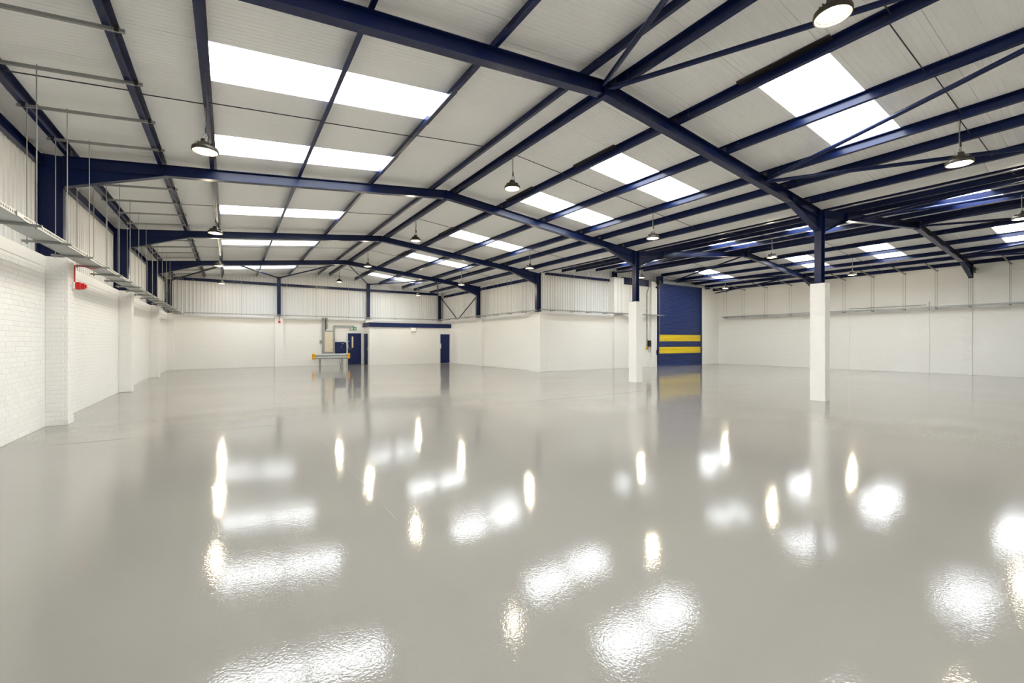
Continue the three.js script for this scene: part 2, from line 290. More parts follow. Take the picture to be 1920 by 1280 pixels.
{
  const wr = struct('wall_right', 'long white painted brick side wall with shallow pilasters', 'wall');
  part(wr, 'wall_body', metricUV(bx(S_RIGHT, 28.3, -0.1, 5.03, D_NEAR - 0.2, D_SHUT + 0.45)), M.brick);
  for (const [a, b] of [[5.17, 5.55], [6.6, 6.84], [9.8, 10.17], [-1.2, -0.8]]) part(wr, 'pilaster', metricUV(bx(S_RIGHT - 0.035, S_RIGHT + 0.05, -0.1, a > 5 && a < 6 ? 4.8 : 3.0, a, b)), M.brick);
  { const l = []; brickFace(l, 'right', 0.3, D_SHUT, S_RIGHT, 63); l.forEach(b => { b.out *= 0.35; }); layBricks(wr, l, 0, M.paint, 0.003); }
  const wn = struct('wall_near', 'white painted brick wall closing the hall', 'wall');
  part(wn, 'wall_body', metricUV(prism([[-3.02, -0.1], [28.3, -0.1], [28.3, roofY(28.25) + 0.05], [RIDGE2, RIDGE_Y + 0.03], [VALLEY, roofY(VALLEY) + 0.03], [RIDGE1, RIDGE_Y + 0.03], [-3.02, roofY(-3.02) + 0.03]], D_NEAR - 0.2, D_NEAR)), M.brick);
}

// ------------------------------------------------------------------ steel frame
const HW = 0.075, BEAM = 0.215, TF = 0.012;
function iColumn(label, s0, s1, d, y0, y1, group) {
  const g = thing('steel_column', label, 'column', group);
  part(g, 'web', bx(s0 + TF, s1 - TF, y0 + 0.02, y1, d - 0.005, d + 0.005), M.blue);
  part(g, 'flange', bx(s0, s0 + TF, y0 + 0.02, y1, d - HW, d + HW), M.blue);
  part(g, 'flange', bx(s1 - TF, s1, y0 + 0.02, y1, d - HW, d + HW), M.blue);
  part(g, 'base_plate', bx(s0 - 0.02, s1 + 0.02, y0, y0 + 0.02, d - HW - 0.02, d + HW + 0.02), M.blue);
  return g;
}
function rafter(label, ridge, sL, sR, d, hookRight) {
  const g = thing('portal_rafter', label, 'roof beam', 'portal rafters');
  const slab = (a, b, ya, yb, t, w, m = M.blue) => prism([[a, ya], [b, yb], [b, yb - t], [a, ya - t]], d - w, d + w);
  for (const [a, b] of [[sL, ridge - 0.012], [ridge + 0.012, sR]]) {
    const ya = rafterY(a), yb = rafterY(b);
    part(g, 'web', slab(a, b, ya - TF, yb - TF, BEAM - 2 * TF, 0.005), M.blue);
    part(g, 'top_flange', slab(a, b, ya, yb, TF, HW), M.blue);
    part(g, 'bottom_flange', slab(a, b, ya - BEAM + TF, yb - BEAM + TF, TF, HW), M.blue);
  }
  part(g, 'apex_plate', bx(ridge - 0.012, ridge + 0.012, RIDGE_Y - RAFTER_DROP - BEAM - 0.03, RIDGE_Y - RAFTER_DROP + 0.01, d - HW - 0.005, d + HW + 0.005), M.blue);
  for (const [a, sg] of [[sL, 1], [sR, -1]]) {
    const e = a + sg * 1.42, yb = rafterY(e) - BEAM, yt = rafterY(a) - BEAM, yl = 4.305;
    part(g, 'haunch', [prism(sg > 0 ? [[a, yt], [e, yb], [a, yl]] : [[a, yl], [e, yb], [a, yt]], d - 0.005, d + 0.005)], M.blue);
    part(g, 'haunch_flange', sg > 0 ? prism([[a, yl], [e, yb], [e, yb - TF], [a, yl - TF]], d - HW, d + HW) : prism([[e, yb], [a, yl], [a, yl - TF], [e, yb - TF]], d - HW, d + HW), M.blue);
    part(g, 'stiffener', bx(e - 0.006, e + 0.006, yb, rafterY(e) - TF, d - HW + 0.01, d + HW - 0.01), M.blue);
    part(g, 'end_plate', bx(Math.min(a, a + sg * 0.018), Math.max(a, a + sg * 0.018), yl - 0.04, rafterY(a), d - HW - 0.005, d + HW + 0.005), M.blue);
  }
  if (hookRight) { part(g, 'wall_bracket', [bx(sR, S_RIGHT - 0.002, rafterY(sR) - BEAM + 0.02, rafterY(sR) - BEAM + 0.04, d - HW, d + HW), bx(sR, S_RIGHT - 0.002, 4.55, rafterY(27.6) - 0.02, d - 0.006, d + 0.006)], M.blue); }
  return g;
}
const BAYWORD = ['nearest the camera', 'second from the camera', 'third from the camera', 'fourth, before the end wall'];
FRAMES.forEach((d, i) => {
  rafter(`navy steel roof beam over the left bay, ${BAYWORD[i]}`, RIDGE1, -2.50, 12.55, d);
  if (i < 2) rafter(`navy steel roof beam over the shutter bay, ${['nearest the camera', 'second, close to the shutter'][i]}`, RIDGE2, 12.77, 27.2, d, true);
  if (i > 0) iColumn(`navy steel column on the left brick wall, ${ORD[i - 1]} pier in view`, -2.835, -2.50, d, 3.0, rafterY(-2.5), 'columns along the left wall');
  if (i < 2) iColumn(`navy steel column standing on the ${['near', 'far'][i]} white pillar`, 12.55, 12.77, d, 2.972, rafterY(12.6), 'columns on the white pillars');
  else iColumn(['navy steel column on the projecting white brick corner', 'navy steel column on the return wall before the bracing'][i - 2], 12.55, 12.80, d, 2.96, rafterY(12.6), 'columns on the return wall');
});
// gable posts
for (const [s, w] of [[-2.62, 'in the far corner of the left wall'], [2.49, 'above the red sounder on the end wall'], [7.68, 'above the blue office door'], [12.72, 'in the corner over the office end']]) {
  const g = thing('gable_post', `slim navy steel post ${w}`, 'column', 'posts of the end wall'), top = rafterY(s) - 0.05;
  part(g, 'web', bx(s - 0.09, s + 0.09, 3.0, top, D_GABLE - 0.085, D_GABLE - 0.075), M.blue);
  for (const e of [-1, 1]) part(g, 'flange', bx(s + e * 0.09 - 0.006, s + e * 0.09 + 0.006, 3.0, top, D_GABLE - 0.15, D_GABLE - 0.01), M.blue);
  part(g, 'base_plate', bx(s - 0.12, s + 0.12, 2.982, 3.0, D_GABLE - 0.17, D_GABLE + 0.0), M.blue);
}
for (const [s, y0, w] of [[18.1, 5.07, 'short navy post on top of the tall white pier'], [23.1, 5.28, 'short navy post above the shutter drum']]) {
  const g = thing('gable_post', w, 'column'), top = rafterY(s) - 0.02;
  part(g, 'web', bx(s - 0.11, s + 0.11, y0, top, D_SHUT + 0.09, D_SHUT + 0.1), M.blue);
  for (const e of [-1, 1]) part(g, 'flange', bx(s + e * 0.11 - 0.006, s + e * 0.11 + 0.006, y0, top, D_SHUT + 0.0, D_SHUT + 0.19), M.blue);
}
// rails and eaves beams
{
  const rail = (name, label, geo) => { const g = thing(name, label, 'steel rail'); part(g, 'rail', geo, M.blue); return g; };
  rail('sheeting_rail', 'navy rail across the cladding of the end wall', [bx(-2.5, 12.6, 4.79, 4.95, D_GABLE - 0.0, D_GABLE + 0.01), bx(-2.5, 12.6, 4.79, 4.797, D_GABLE - 0.06, D_GABLE + 0.01)]);
  rail('sheeting_rail', 'navy rail across the cladding beside the tall white pier', [bx(13.0, 17.84, 4.84, 4.98, D_SHUT + 0.22, D_SHUT + 0.23), bx(13.0, 17.84, 4.84, 4.847, D_SHUT + 0.16, D_SHUT + 0.23)]);
  rail('eaves_beam', 'dark navy eaves beam along the top of the left wall cladding', [bx(-2.84, -2.83, 4.62, 4.80, 5.2, 29.1), bx(-2.84, -2.76, 4.62, 4.628, 5.2, 29.1), bx(-2.84, -2.76, 4.792, 4.80, 5.2, 29.1)]);
  rail('eaves_beam', 'dark navy eaves beam along the top of the return wall', [bx(13.02, 13.03, 4.62, 4.80, 17.6, 29.1), bx(12.95, 13.03, 4.62, 4.628, 17.6, 29.1)]);
  const lb = thing('lintel_beam', 'deep navy steel beam above the brickwork left of the shutter', 'steel beam');
  part(lb, 'web', bx(18.6, 20.95, 4.742, 5.12, D_SHUT + 0.05, D_SHUT + 0.06), M.blue);
  part(lb, 'flange', bx(18.6, 20.95, 5.12, 5.132, D_SHUT - 0.02, D_SHUT + 0.14), M.blue);
  part(lb, 'flange', bx(18.6, 20.95, 4.73, 4.742, D_SHUT - 0.02, D_SHUT + 0.14), M.galvDark);
}
// purlins: rolled Z sections lying on the rafters
const PURLINS = [
  { list: [-2.42, -1.11, -0.26, 1.38, 3.02, 4.66], up: 1, end: D_GABLE, where: 'left roof slope', from: 'eaves' },
  { list: [5.28, 6.83, 8.40, 9.97, 10.82, 12.0], up: -1, end: D_GABLE, where: 'roof slope above the pillars', from: 'ridge' },
  { list: [13.05, 14.25, 15.2, 16.62, 18.2, 19.85], up: 1, end: D_SHUT + 0.03, where: 'slope beyond the pillars', from: 'valley' },
  { list: [20.4, 22.0, 23.58, 25.0, 26.1, 27.3], up: -1, end: D_SHUT + 0.03, where: 'slope down to the right wall', from: 'ridge' },
];
const PD = 0.148, PT = 0.005, PF = 0.062;
for (const { list, up, end, where, from } of PURLINS) list.forEach((s, i) => {
  const g = thing('purlin', `long navy purlin on the ${where}, ${ORD[i]} from the ${from}`, 'purlin', 'roof purlins'), a = Math.atan(SLOPE) * up, y = rafterY(s);
  const u = up, z = [[0, 0], [-PF * u, 0], [-PF * u, 0.016], [(-PF + PT) * u, 0.016], [(-PF + PT) * u, PT], [0, PT], [0, PD], [PF * u, PD], [PF * u, PD - 0.016], [(PF - PT) * u, PD - 0.016], [(PF - PT) * u, PD - PT], [PT * u, PD - PT], [PT * u, 0]];
  const rot = z.map(([x, h]) => [s + x * Math.cos(a) - h * Math.sin(a), y + 0.002 + x * Math.sin(a) + h * Math.cos(a)]);
  part(g, 'section', prism(u > 0 ? rot : rot.reverse(), D_NEAR, end), M.blue);
  for (const f of FRAMES) if (f < end - 1) { const cl = part(g, 'cleat', prism([[s + PT * u, y], [s + (PT + 0.006) * u, y], [s + (PT + 0.006) * u, y + 0.125], [s + PT * u, y + 0.125]].sort(() => 0), f - 0.06, f + 0.06), M.rodDark); for (const e of [-0.3, 0.3]) for (const h of [0.04, 0.1]) part(cl, 'bolt', bx(s - 0.012, s + 0.012, y + h, y + h + 0.022, f + e - 0.011, f + e + 0.011), M.rodDark); }
});
// thin tie rods between the purlins at mid bay
for (const [b, ds] of [[0, [1.99, 8.17, 14.2, 20.3, 26.3]], [1, [1.99, 8.17, 14.2, 20.3, 26.3]], [2, [1.99, 8.17, 14.2]], [3, [1.99, 8.17, 14.2]]]) ds.forEach((d, i) => {
  if (b === 0 && i === 0) return;
  const L = PURLINS[b].list, g = thing('tie_rod', `thin dark tie rod on the ${PURLINS[b].where}, ${ORD[i - (b === 0 ? 1 : 0)]} from the camera`, 'rod', 'tie rods between purlins');
  for (let k = 0; k + 1 < L.length; k++) { const e = (k % 2 ? 0.03 : -0.03); part(g, 'rod', rod(V(L[k] - 0.02, roofY(L[k]) - 0.085, d + e), V(L[k + 1] + 0.02, roofY(L[k + 1]) - 0.085, d + e), 0.008, 6), M.rodDark); }
});
// round tube wind bracing in the plane of the roof
{
  const brace = (a, b, label) => { const g = thing('wind_brace', label, 'brace', 'tubular wind braces'), y = s => rafterY(s) - 0.105, A = V(a[0], y(a[0]), a[1]), B = V(b[0], y(b[0]), b[1]); part(g, 'tube', rod(A, B, 0.038, 14), M.blue); const dir = B.clone().sub(A).normalize(); part(g, 'end_fitting', rod(A.clone().addScaledVector(dir, -0.06), A.clone().addScaledVector(dir, 0.07), 0.022, 10), M.blue); part(g, 'end_fitting', rod(B.clone().addScaledVector(dir, -0.07), B.clone().addScaledVector(dir, 0.06), 0.022, 10), M.blue); };
  const d1 = FRAMES[0] - 0.13, d0 = -0.95;
  brace([4.92, d1], [2.5, d0], 'navy tube brace rising from the near ridge joint up the left slope');
  brace([5.1, d1], [7.44, d0], 'navy tube brace from the near ridge joint behind the big lamp');
  brace([9.85, d1], [7.66, d0], 'navy tube brace crossing the large white rooflight');
  brace([9.95, d1], [12.7, d0], 'navy tube brace running towards the valley behind a hanging lamp');
  brace([15.05, d1], [12.8, d0], 'navy tube brace above the near pillar towards the valley');
  brace([15.2, d1], [17.6, d0], 'navy tube brace from the shutter bay haunch towards the ridge');
  brace([20.0, d1], [17.7, d0], 'navy tube brace on the hidden side of the shutter bay ridge');
  brace([20.25, d1], [22.7, d0], 'navy tube brace from the shutter bay ridge joint down the right slope');
  brace([25.1, d1], [22.8, d0], 'navy tube brace crossing the rooflight by the right wall');
  brace([25.3, d1], [27.6, d0], 'navy tube brace dropping to the top of the right wall');
  const e1 = FRAMES[3] + 0.13, e2 = D_GABLE - 0.2;
  brace([0.0, e1], [-2.5, e2], 'navy tube brace into the far left corner under the roof');
  brace([0.2, e1], [2.4, e2], 'navy tube brace from the post above the red sounder, going left');
  brace([4.9, e1], [2.58, e2], 'navy tube brace from the post above the red sounder, going right');
  brace([5.1, e1], [7.6, e2], 'navy tube brace from the post above the office door to the ridge');
  brace([9.9, e1], [7.78, e2], 'navy tube brace from the post above the office door, sloping right');
  brace([10.1, e1], [12.55, e2], 'navy tube brace into the corner over the office end');
  const f1 = FRAMES[1] + 0.13, f2 = D_SHUT - 0.08;
  brace([15.65, f1], [17.95, f2], 'navy tube brace to the short post on the tall white pier');
  brace([20.0, f1], [18.25, f2], 'navy tube brace from the tall white pier to the ridge');
  brace([20.25, f1], [23.0, f2], 'navy tube brace from the ridge to the post above the shutter');
  brace([25.1, f1], [23.2, f2], 'navy tube brace from the post above the shutter, sloping right');
  brace([25.3, f1], [27.5, f2], 'navy tube brace into the corner beyond the shutter');
  const flat = (a, b, label) => { const g = thing('wall_brace', label, 'brace', 'wall braces'); part(g, 'tube', rod(a, b, 0.032, 10), M.blue); };
  flat(V(-2.6, 4.6, 29.0), V(-2.6, 3.03, 26.6), 'navy diagonal brace in front of the left wall cladding by the far corner');
  flat(V(12.78, 4.6, 29.0), V(12.78, 3.0, 26.4), 'navy diagonal brace falling from the corner over the office end');
  flat(V(12.78, 4.35, 23.5), V(12.78, 3.0, 26.2), 'navy diagonal brace rising to the column on the return wall');
}

// ------------------------------------------------------------------ white concrete pillars
for (const [s0, s1, d0, d1, h, w] of [[12.52, 12.80, 4.89, 5.24, 2.972, 'nearer white rendered pillar with chipped edges carrying a navy column'], [12.53, 12.88, 10.93, 11.31, 2.972, 'farther white rendered pillar in front of the tall pier and shutter']]) {
  const g = thing('concrete_pillar', w, 'pillar');
  const geo = new RoundedBoxGeometry(s1 - s0, h, d1 - d0, 3, 0.012), nseg = new THREE.BoxGeometry(s1 - s0, h, d1 - d0, 6, 90, 6), p = nseg.attributes.position, r = noiseGrid(64, Math.round(d0 * 10)), hx = (s1 - s0) / 2, hz = (d1 - d0) / 2;
  for (let i = 0; i < p.count; i++) { const x = p.getX(i), y = p.getY(i), z = p.getZ(i), k = (r(x * 9 + 20, y * 7 + z * 9 + 20) - 0.5) * 0.008, cor = Math.abs(x) > hx - 1e-4 && Math.abs(z) > hz - 1e-4 ? 0.006 + Math.max(0, r(7.3 + Math.sign(x) * 3 + Math.sign(z) * 5, y * 9 + 30) - 0.72) * 0.07 : 0; p.setX(i, x + Math.sign(x) * (Math.abs(x) > hx - 1e-4 ? k - cor : 0)); p.setZ(i, z + Math.sign(z) * (Math.abs(z) > hz - 1e-4 ? k - cor : 0)); }
  nseg.computeVertexNormals(); geo.dispose();
  part(g, 'shaft', nseg.translate((s0 + s1) / 2, h / 2, -(d0 + d1) / 2), M.render);
}

// ------------------------------------------------------------------ roller shutter and doors
{
  const dr = struct('door_1', 'tall blue roller shutter with two yellow bands', 'roller shutter'), s0 = 21.70, s1 = 26.08, dd = D_SHUT + 0.06;
  const curtain = (y0, y1) => { const pitch = 0.0765, pts = [], n = Math.round((y1 - y0) / pitch), h = (y1 - y0) / n; pts.push([dd + 0.03, y0]); for (let i = 0; i < n; i++) { const y = y0 + i * h; for (const [t, o] of [[0.0, 0.008], [0.06, 0.0], [0.14, -0.006], [0.24, -0.0105], [0.36, -0.0135], [0.5, -0.0145], [0.64, -0.0135], [0.76, -0.0105], [0.86, -0.006], [0.94, 0.0]]) pts.push([dd + o, y + t * h]); } pts.push([dd + 0.008, y1], [dd + 0.03, y1]); return prismS(pts, s0 + 0.07, s1 - 0.07); };
  part(dr, 'shutter_curtain', curtain(0.02, 0.76), M.shutter);
  part(dr, 'yellow_band', curtain(0.76, 1.16), M.yellow);
  part(dr, 'shutter_curtain', curtain(1.16, 1.51), M.shutter);
  part(dr, 'yellow_band', curtain(1.51, 1.91), M.yellow);
  part(dr, 'shutter_curtain', curtain(1.91, 5.02), M.shutter);
  for (const s of [s0, s1 - 0.1]) part(dr, 'guide_rail', [bx(s, s + 0.1, 0, 5.0, dd - 0.06, dd - 0.03), bx(s === s0 ? s : s + 0.085, s === s0 ? s + 0.015 : s + 0.1, 0, 5.0, dd - 0.06, dd + 0.06)], M.shutter);
  part(dr, 'drum', rod(V(s0 + 0.1, 5.10, dd - 0.14), V(s1 + 0.3, 5.10, dd - 0.14), 0.115, 24), M.galv);
  part(dr, 'end_bracket', bx(s0 - 0.02, s0 + 0.02, 4.96, 5.42, dd - 0.42, dd + 0.05), M.shutter);
  part(dr, 'end_bracket', bx(s1 + 0.32, s1 + 0.36, 4.93, 5.25, dd - 0.42, dd + 0.05), M.shutter);
  part(dr, 'end_bracket', bx(s0 - 0.02, s0 + 0.35, 5.0, 5.42, dd + 0.03, dd + 0.06), M.shutter);
  part(dr, 'bottom_bar', bx(s0 + 0.07, s1 - 0.07, 0.0, 0.05, dd - 0.025, dd + 0.025), M.shutter);
  const mt = thing('shutter_motor', 'black drive motor beside the top of the roller shutter', 'motor');
  part(mt, 'motor', [rod(V(21.5, 5.12, dd - 0.26), V(21.5, 5.34, dd - 0.26), 0.07, 12), rbx(21.4, 21.62, 4.86, 5.12, dd - 0.36, dd - 0.18, 0.02)], M.black);
  part(mt, 'gearbox', rod(V(21.3, 4.72, dd - 0.26), V(21.5, 4.72, dd - 0.26), 0.06, 12), M.black);
  part(mt, 'hand_chain', wire([V(21.58, 4.86, dd - 0.24), V(21.62, 3.6, dd - 0.23), V(21.60, 2.4, dd - 0.24), V(21.66, 1.6, dd - 0.23)], 0.012, 20), M.galvDark);
}
{
  const d = struct('door_2', 'navy single door with a narrow glazed slot on the end wall', 'door'), f = D_GABLE - 0.03;
  part(d, 'leaf', rbx(6.40, 7.24, 0.02, 2.03, f - 0.02, f + 0.02, 0.005), M.blueDoor);
  part(d, 'frame', [bx(6.33, 6.40, 0, 2.03, f - 0.04, f + 0.03), bx(7.24, 7.31, 0, 2.03, f - 0.04, f + 0.03), bx(6.33, 7.31, 2.03, 2.10, f - 0.04, f + 0.03)], M.white);
  part(d, 'vision_panel', rbx(6.645, 6.745, 1.10, 1.82, f - 0.03, f - 0.015, 0.005), M.cream);
  part(d, 'handle', [rod(V(6.47, 1.02, f - 0.07), V(6.60, 1.02, f - 0.07), 0.012), rod(V(6.47, 1.02, f - 0.07), V(6.47, 1.02, f - 0.02), 0.012)], M.galv);
  part(d, 'push_sign', new THREE.CylinderGeometry(0.04, 0.04, 0.006, 20).rotateX(Math.PI / 2).translate(6.46, 1.50, -(f - 0.025)), S({ color: lin(0.05, 0.35, 0.75), roughness: 0.4 }));
  part(d, 'finger_plate', bx(6.43, 6.46, 1.08, 1.30, f - 0.028, f - 0.018), M.galv);
}

// ------------------------------------------------------------------ office box in the corner
{
  const w = struct('wall_office', 'white painted brick office box with a navy fascia', 'office wall');
  part(w, 'wall_front', metricUV(bx(OS, 12.99, -0.1, 2.42, OF, OF + 0.12)), M.brick);
  part(w, 'wall_side', metricUV(bx(OS, OS + 0.12, -0.1, 2.42, OF + 0.12, D_GABLE)), M.brick);
  { const l = []; brickFace(l, 'front', OS, 12.97, OF, 30); brickFace(l, 'right', OF, D_GABLE - 0.02, OS, 30); layBricks(w, l, 0); }
  part(w, 'roof_deck', bx(OS, 12.99, 2.42, 2.46, OF, D_GABLE), M.white);
  part(w, 'fascia', bx(OS - 0.05, 12.97, 2.42, 2.70, OF - 0.06, OF - 0.03), M.blueDoor);
  part(w, 'fascia', bx(OS - 0.05, OS - 0.02, 2.42, 2.70, OF - 0.03, D_GABLE - 0.02), M.blueDoor);
  const a = struct('door_3', 'navy door seen edge-on in the side of the office box', 'door');
  part(a, 'leaf', rbx(OS - 0.03, OS - 0.002, 0.02, 2.0, 28.06, 28.98, 0.005), M.blueDoor);
  part(a, 'frame', [bx(OS - 0.035, OS, 0, 2.0, 27.99, 28.06), bx(OS - 0.035, OS, 0, 2.0, 28.98, 29.05), bx(OS - 0.035, OS, 2.0, 2.07, 27.99, 29.05)], M.white);
  part(a, 'handle', [rod(V(OS - 0.09, 1.02, 28.16), V(OS - 0.09, 1.02, 28.30), 0.012), rod(V(OS - 0.09, 1.02, 28.16), V(OS - 0.02, 1.02, 28.16), 0.012), bx(OS - 0.04, OS - 0.03, 0.94, 1.12, 28.13, 28.19)], M.galv);
  for (const y of [0.25, 1.0, 1.78]) part(a, 'hinge', rod(V(OS - 0.04, y, 28.97), V(OS - 0.04, y + 0.1, 28.97), 0.012), M.galv);
  const b = struct('door_4', 'plain navy door at the right end of the office box', 'door');
  part(b, 'leaf', rbx(12.17, 12.86, 0.02, 2.0, OF - 0.035, OF - 0.002, 0.005), M.blueDoor);
  part(b, 'frame', [bx(12.11, 12.17, 0, 2.0, OF - 0.04, OF), bx(12.86, 12.92, 0, 2.0, OF - 0.04, OF), bx(12.11, 12.92, 2.0, 2.05, OF - 0.04, OF)], M.white);
  part(b, 'lock_plate', bx(12.15, 12.22, 1.02, 1.36, OF - 0.05, OF - 0.035), M.white);
  const l = thing('bulkhead_light', 'white emergency bulkhead light under the office fascia', 'light fitting');
  part(l, 'body', rbx(10.08, 10.42, 2.17, 2.40, OF - 0.09, OF - 0.001, 0.02), M.white);
  part(l, 'diffuser', rbx(10.11, 10.39, 2.19, 2.37, OF - 0.11, OF - 0.085, 0.01), M.paintC);
  part(l, 'cable_gland', rod(V(10.42, 2.3, OF - 0.03), V(10.49, 2.33, OF - 0.03), 0.02), M.white);
}

// ------------------------------------------------------------------ things on the end wall
{
  const f = D_GABLE - 0.01;
  const b = thing('safety_barrier', 'galvanised crash barrier with orange end caps before the meter cupboard', 'barrier', null, [5.28, 0, 28.45]);
  const wv = [[0, 0.44], [-0.02, 0.455], [-0.06, 0.48], [-0.075, 0.515], [-0.06, 0.55], [-0.015, 0.575], [0, 0.60], [-0.015, 0.625], [-0.06, 0.65], [-0.075, 0.685], [-0.06, 0.72], [-0.02, 0.745], [0, 0.76], [0.006, 0.76], [-0.012, 0.735], [-0.05, 0.715], [-0.066, 0.685], [-0.05, 0.655], [-0.006, 0.628], [0.008, 0.60], [-0.006, 0.572], [-0.05, 0.545], [-0.066, 0.515], [-0.05, 0.485], [-0.012, 0.465], [0.006, 0.44]];
  part(b, 'beam', prismS(wv.map(([x, y]) => [x, y]), -0.92, 0.92), M.galvLight);
  for (const e of [-1, 1]) {
    part(b, 'end_cap', [rbx(e * 1.0 - 0.09, e * 1.0 + 0.09, 0.42, 0.78, -0.03, 0.05, 0.03).translate(0, 0, 0), rbx(e * 1.0 - 0.085, e * 1.0 + 0.085, 0.45, 0.58, -0.10, 0.0, 0.03), rbx(e * 1.0 - 0.085, e * 1.0 + 0.085, 0.62, 0.75, -0.10, 0.0, 0.03)], M.orange);
    const bp = part(b, 'post', [bx(e * 0.64 - 0.05, e * 0.64 + 0.05, 0.012, 0.74, 0.01, 0.022), bx(e * 0.64 - 0.05, e * 0.64 - 0.042, 0.012, 0.74, 0.01, 0.11), bx(e * 0.64 + 0.042, e * 0.64 + 0.05, 0.012, 0.74, 0.01, 0.11)], M.galv);
    part(bp, 'foot_plate', bx(e * 0.64 - 0.11, e * 0.64 + 0.11, 0, 0.012, -0.05, 0.17), M.galv);
  }
  part(b, 'brace', rod(V(0.5, 0.42, 0.06), V(0.6, 0.03, 0.36), 0.018), M.galvDark);
  const t = thing('cable_trunking', 'grey steel trunking dropping from the tray around the beige cupboard', 'trunking');
  part(t, 'riser', bx(4.87, 4.99, 0.74, 2.98, f - 0.10, f), M.trunk);
  part(t, 'riser', bx(5.52, 5.62, 0.80, 2.50, f - 0.10, f), M.trunk);
  part(t, 'bend', prism([[5.52, 2.5], [5.62, 2.5], [5.70, 2.43], [5.70, 2.53], [5.60, 2.53]], f - 0.10, f), M.trunk);
  part(t, 'cross_piece', bx(4.99, 5.52, 2.10, 2.19, f - 0.09, f), M.trunk);
  part(t, 'cross_piece', bx(4.99, 5.52, 0.73, 0.81, f - 0.09, f), M.trunk);
  part(t, 'top_run', bx(5.70, 6.80, 2.43, 2.53, f - 0.10, f), M.trunk);
  const c2 = thing('conduit_drop', 'short grey and dark conduit drop above the beige cupboard', 'conduit');
  part(c2, 'conduit', bx(5.14, 5.20, 2.30, 2.98, f - 0.08, f - 0.02), M.trunk);
  part(c2, 'cable', rod(V(5.08, 2.22, f - 0.06), V(5.08, 2.99, f - 0.06), 0.022), M.black);
  const q = thing('meter_cupboard', 'tall beige meter cupboard framed by grey trunking', 'cupboard');
  part(q, 'body', rbx(5.0, 5.51, 0.815, 2.095, f - 0.085, f - 0.002, 0.008), M.beige);
  const qd = part(q, 'door', rbx(5.03, 5.48, 0.84, 2.07, f - 0.10, f - 0.08, 0.006), M.beige);
  for (const y of [1.02, 1.58]) part(qd, 'lock', new THREE.CylinderGeometry(0.022, 0.022, 0.02, 12).rotateX(Math.PI / 2).translate(5.44, y, -(f - 0.105)), M.black);
  const e = thing('steel_cabinet', 'navy wall cabinet between the trunking and the door', 'cabinet');
  part(e, 'body', rbx(5.63, 6.27, 0.75, 1.44, f - 0.22, f - 0.002, 0.01), M.blueDoor);
  part(e, 'lid', prism([[5.63, 1.44], [6.20, 1.44], [6.17, 1.475], [5.64, 1.475]], f - 0.21, f - 0.01), M.blueDoor);
  const ed = part(e, 'door', rbx(5.66, 6.24, 0.78, 1.41, f - 0.235, f - 0.215, 0.006), M.blueDoor);
  part(ed, 'name_plate', bx(6.02, 6.10, 1.355, 1.385, f - 0.24, f - 0.234), M.cream);
  part(ed, 'handle', bx(5.98, 6.0, 1.10, 1.22, f - 0.26, f - 0.234), M.galv);
  const x = thing('exit_sign', 'green exit sign with white door and arrow above the navy door', 'sign');
  part(x, 'panel', rbx(6.56, 6.93, 2.255, 2.425, f - 0.13, f - 0.105, 0.006), M.green);
  part(x, 'backing', rbx(6.50, 6.90, 2.22, 2.30, f - 0.10, f - 0.001, 0.006), M.white);
  part(x, 'door_symbol', prism([[6.60, 2.275], [6.66, 2.275], [6.675, 2.32], [6.70, 2.275], [6.71, 2.28], [6.685, 2.345], [6.70, 2.375], [6.67, 2.405], [6.60, 2.405]], f - 0.134, f - 0.129), M.white);
  part(x, 'arrow_symbol', prism([[6.77, 2.325], [6.81, 2.325], [6.81, 2.285], [6.90, 2.34], [6.81, 2.395], [6.81, 2.355], [6.77, 2.355]].map(p => [p[0], p[1]]), f - 0.134, f - 0.129), M.white);
  const s1 = thing('switch_box', 'small grey switch box left of the grey trunking', 'switch'); part(s1, 'box', rbx(4.74, 4.86, 1.36, 1.58, f - 0.07, f - 0.001, 0.01), M.trunk); part(s1, 'rocker', rbx(4.775, 4.825, 1.43, 1.51, f - 0.08, f - 0.068, 0.004), M.galv);
  const s2 = thing('socket_box', 'small white socket below the grey switch box', 'socket'); part(s2, 'box', rbx(4.78, 4.90, 1.20, 1.32, f - 0.05, f - 0.001, 0.01), M.white); part(s2, 'face', rbx(4.79, 4.865, 1.22, 1.30, f - 0.058, f - 0.048, 0.004), M.paintC);
}
// fire alarm sounders
{
  const a = thing('fire_sounder', 'red fire alarm horn on the left brick pier', 'alarm');
  part(a, 'conduit', [rod(V(-2.395, 2.58, 11.2), V(-2.395, 2.90, 11.2), 0.011), wire([V(-2.395, 2.90, 11.2), V(-2.36, 2.93, 11.25), V(-2.22, 2.9, 11.4), V(-2.1, 2.93, 11.5)], 0.008)], M.red);
  part(a, 'back_box', rbx(-2.414, -2.375, 2.47, 2.60, 11.13, 11.26, 0.01), M.white);
  part(a, 'body', [rbx(-2.378, -2.30, 2.465, 2.60, 11.13, 11.27, 0.02), rod(V(-2.31, 2.53, 11.2), V(-2.255, 2.53, 11.2), 0.058, 20)], M.red);
  part(a, 'horn', new THREE.CylinderGeometry(0.04, 0.03, 0.03, 16).rotateZ(-Math.PI / 2).translate(-2.245, 2.53, -11.2), M.red);
  const b = thing('fire_sounder', 'small red fire alarm sounder high on the end wall pier', 'alarm'), f = D_GABLE - 0.22;
  part(b, 'conduit', rod(V(2.50, 2.74, f - 0.02), V(2.50, 2.99, f - 0.02), 0.014), M.red);
  part(b, 'body', new THREE.CylinderGeometry(0.06, 0.07, 0.09, 18).rotateX(Math.PI / 2).translate(2.50, 2.66, -(f - 0.047)), M.red);
}
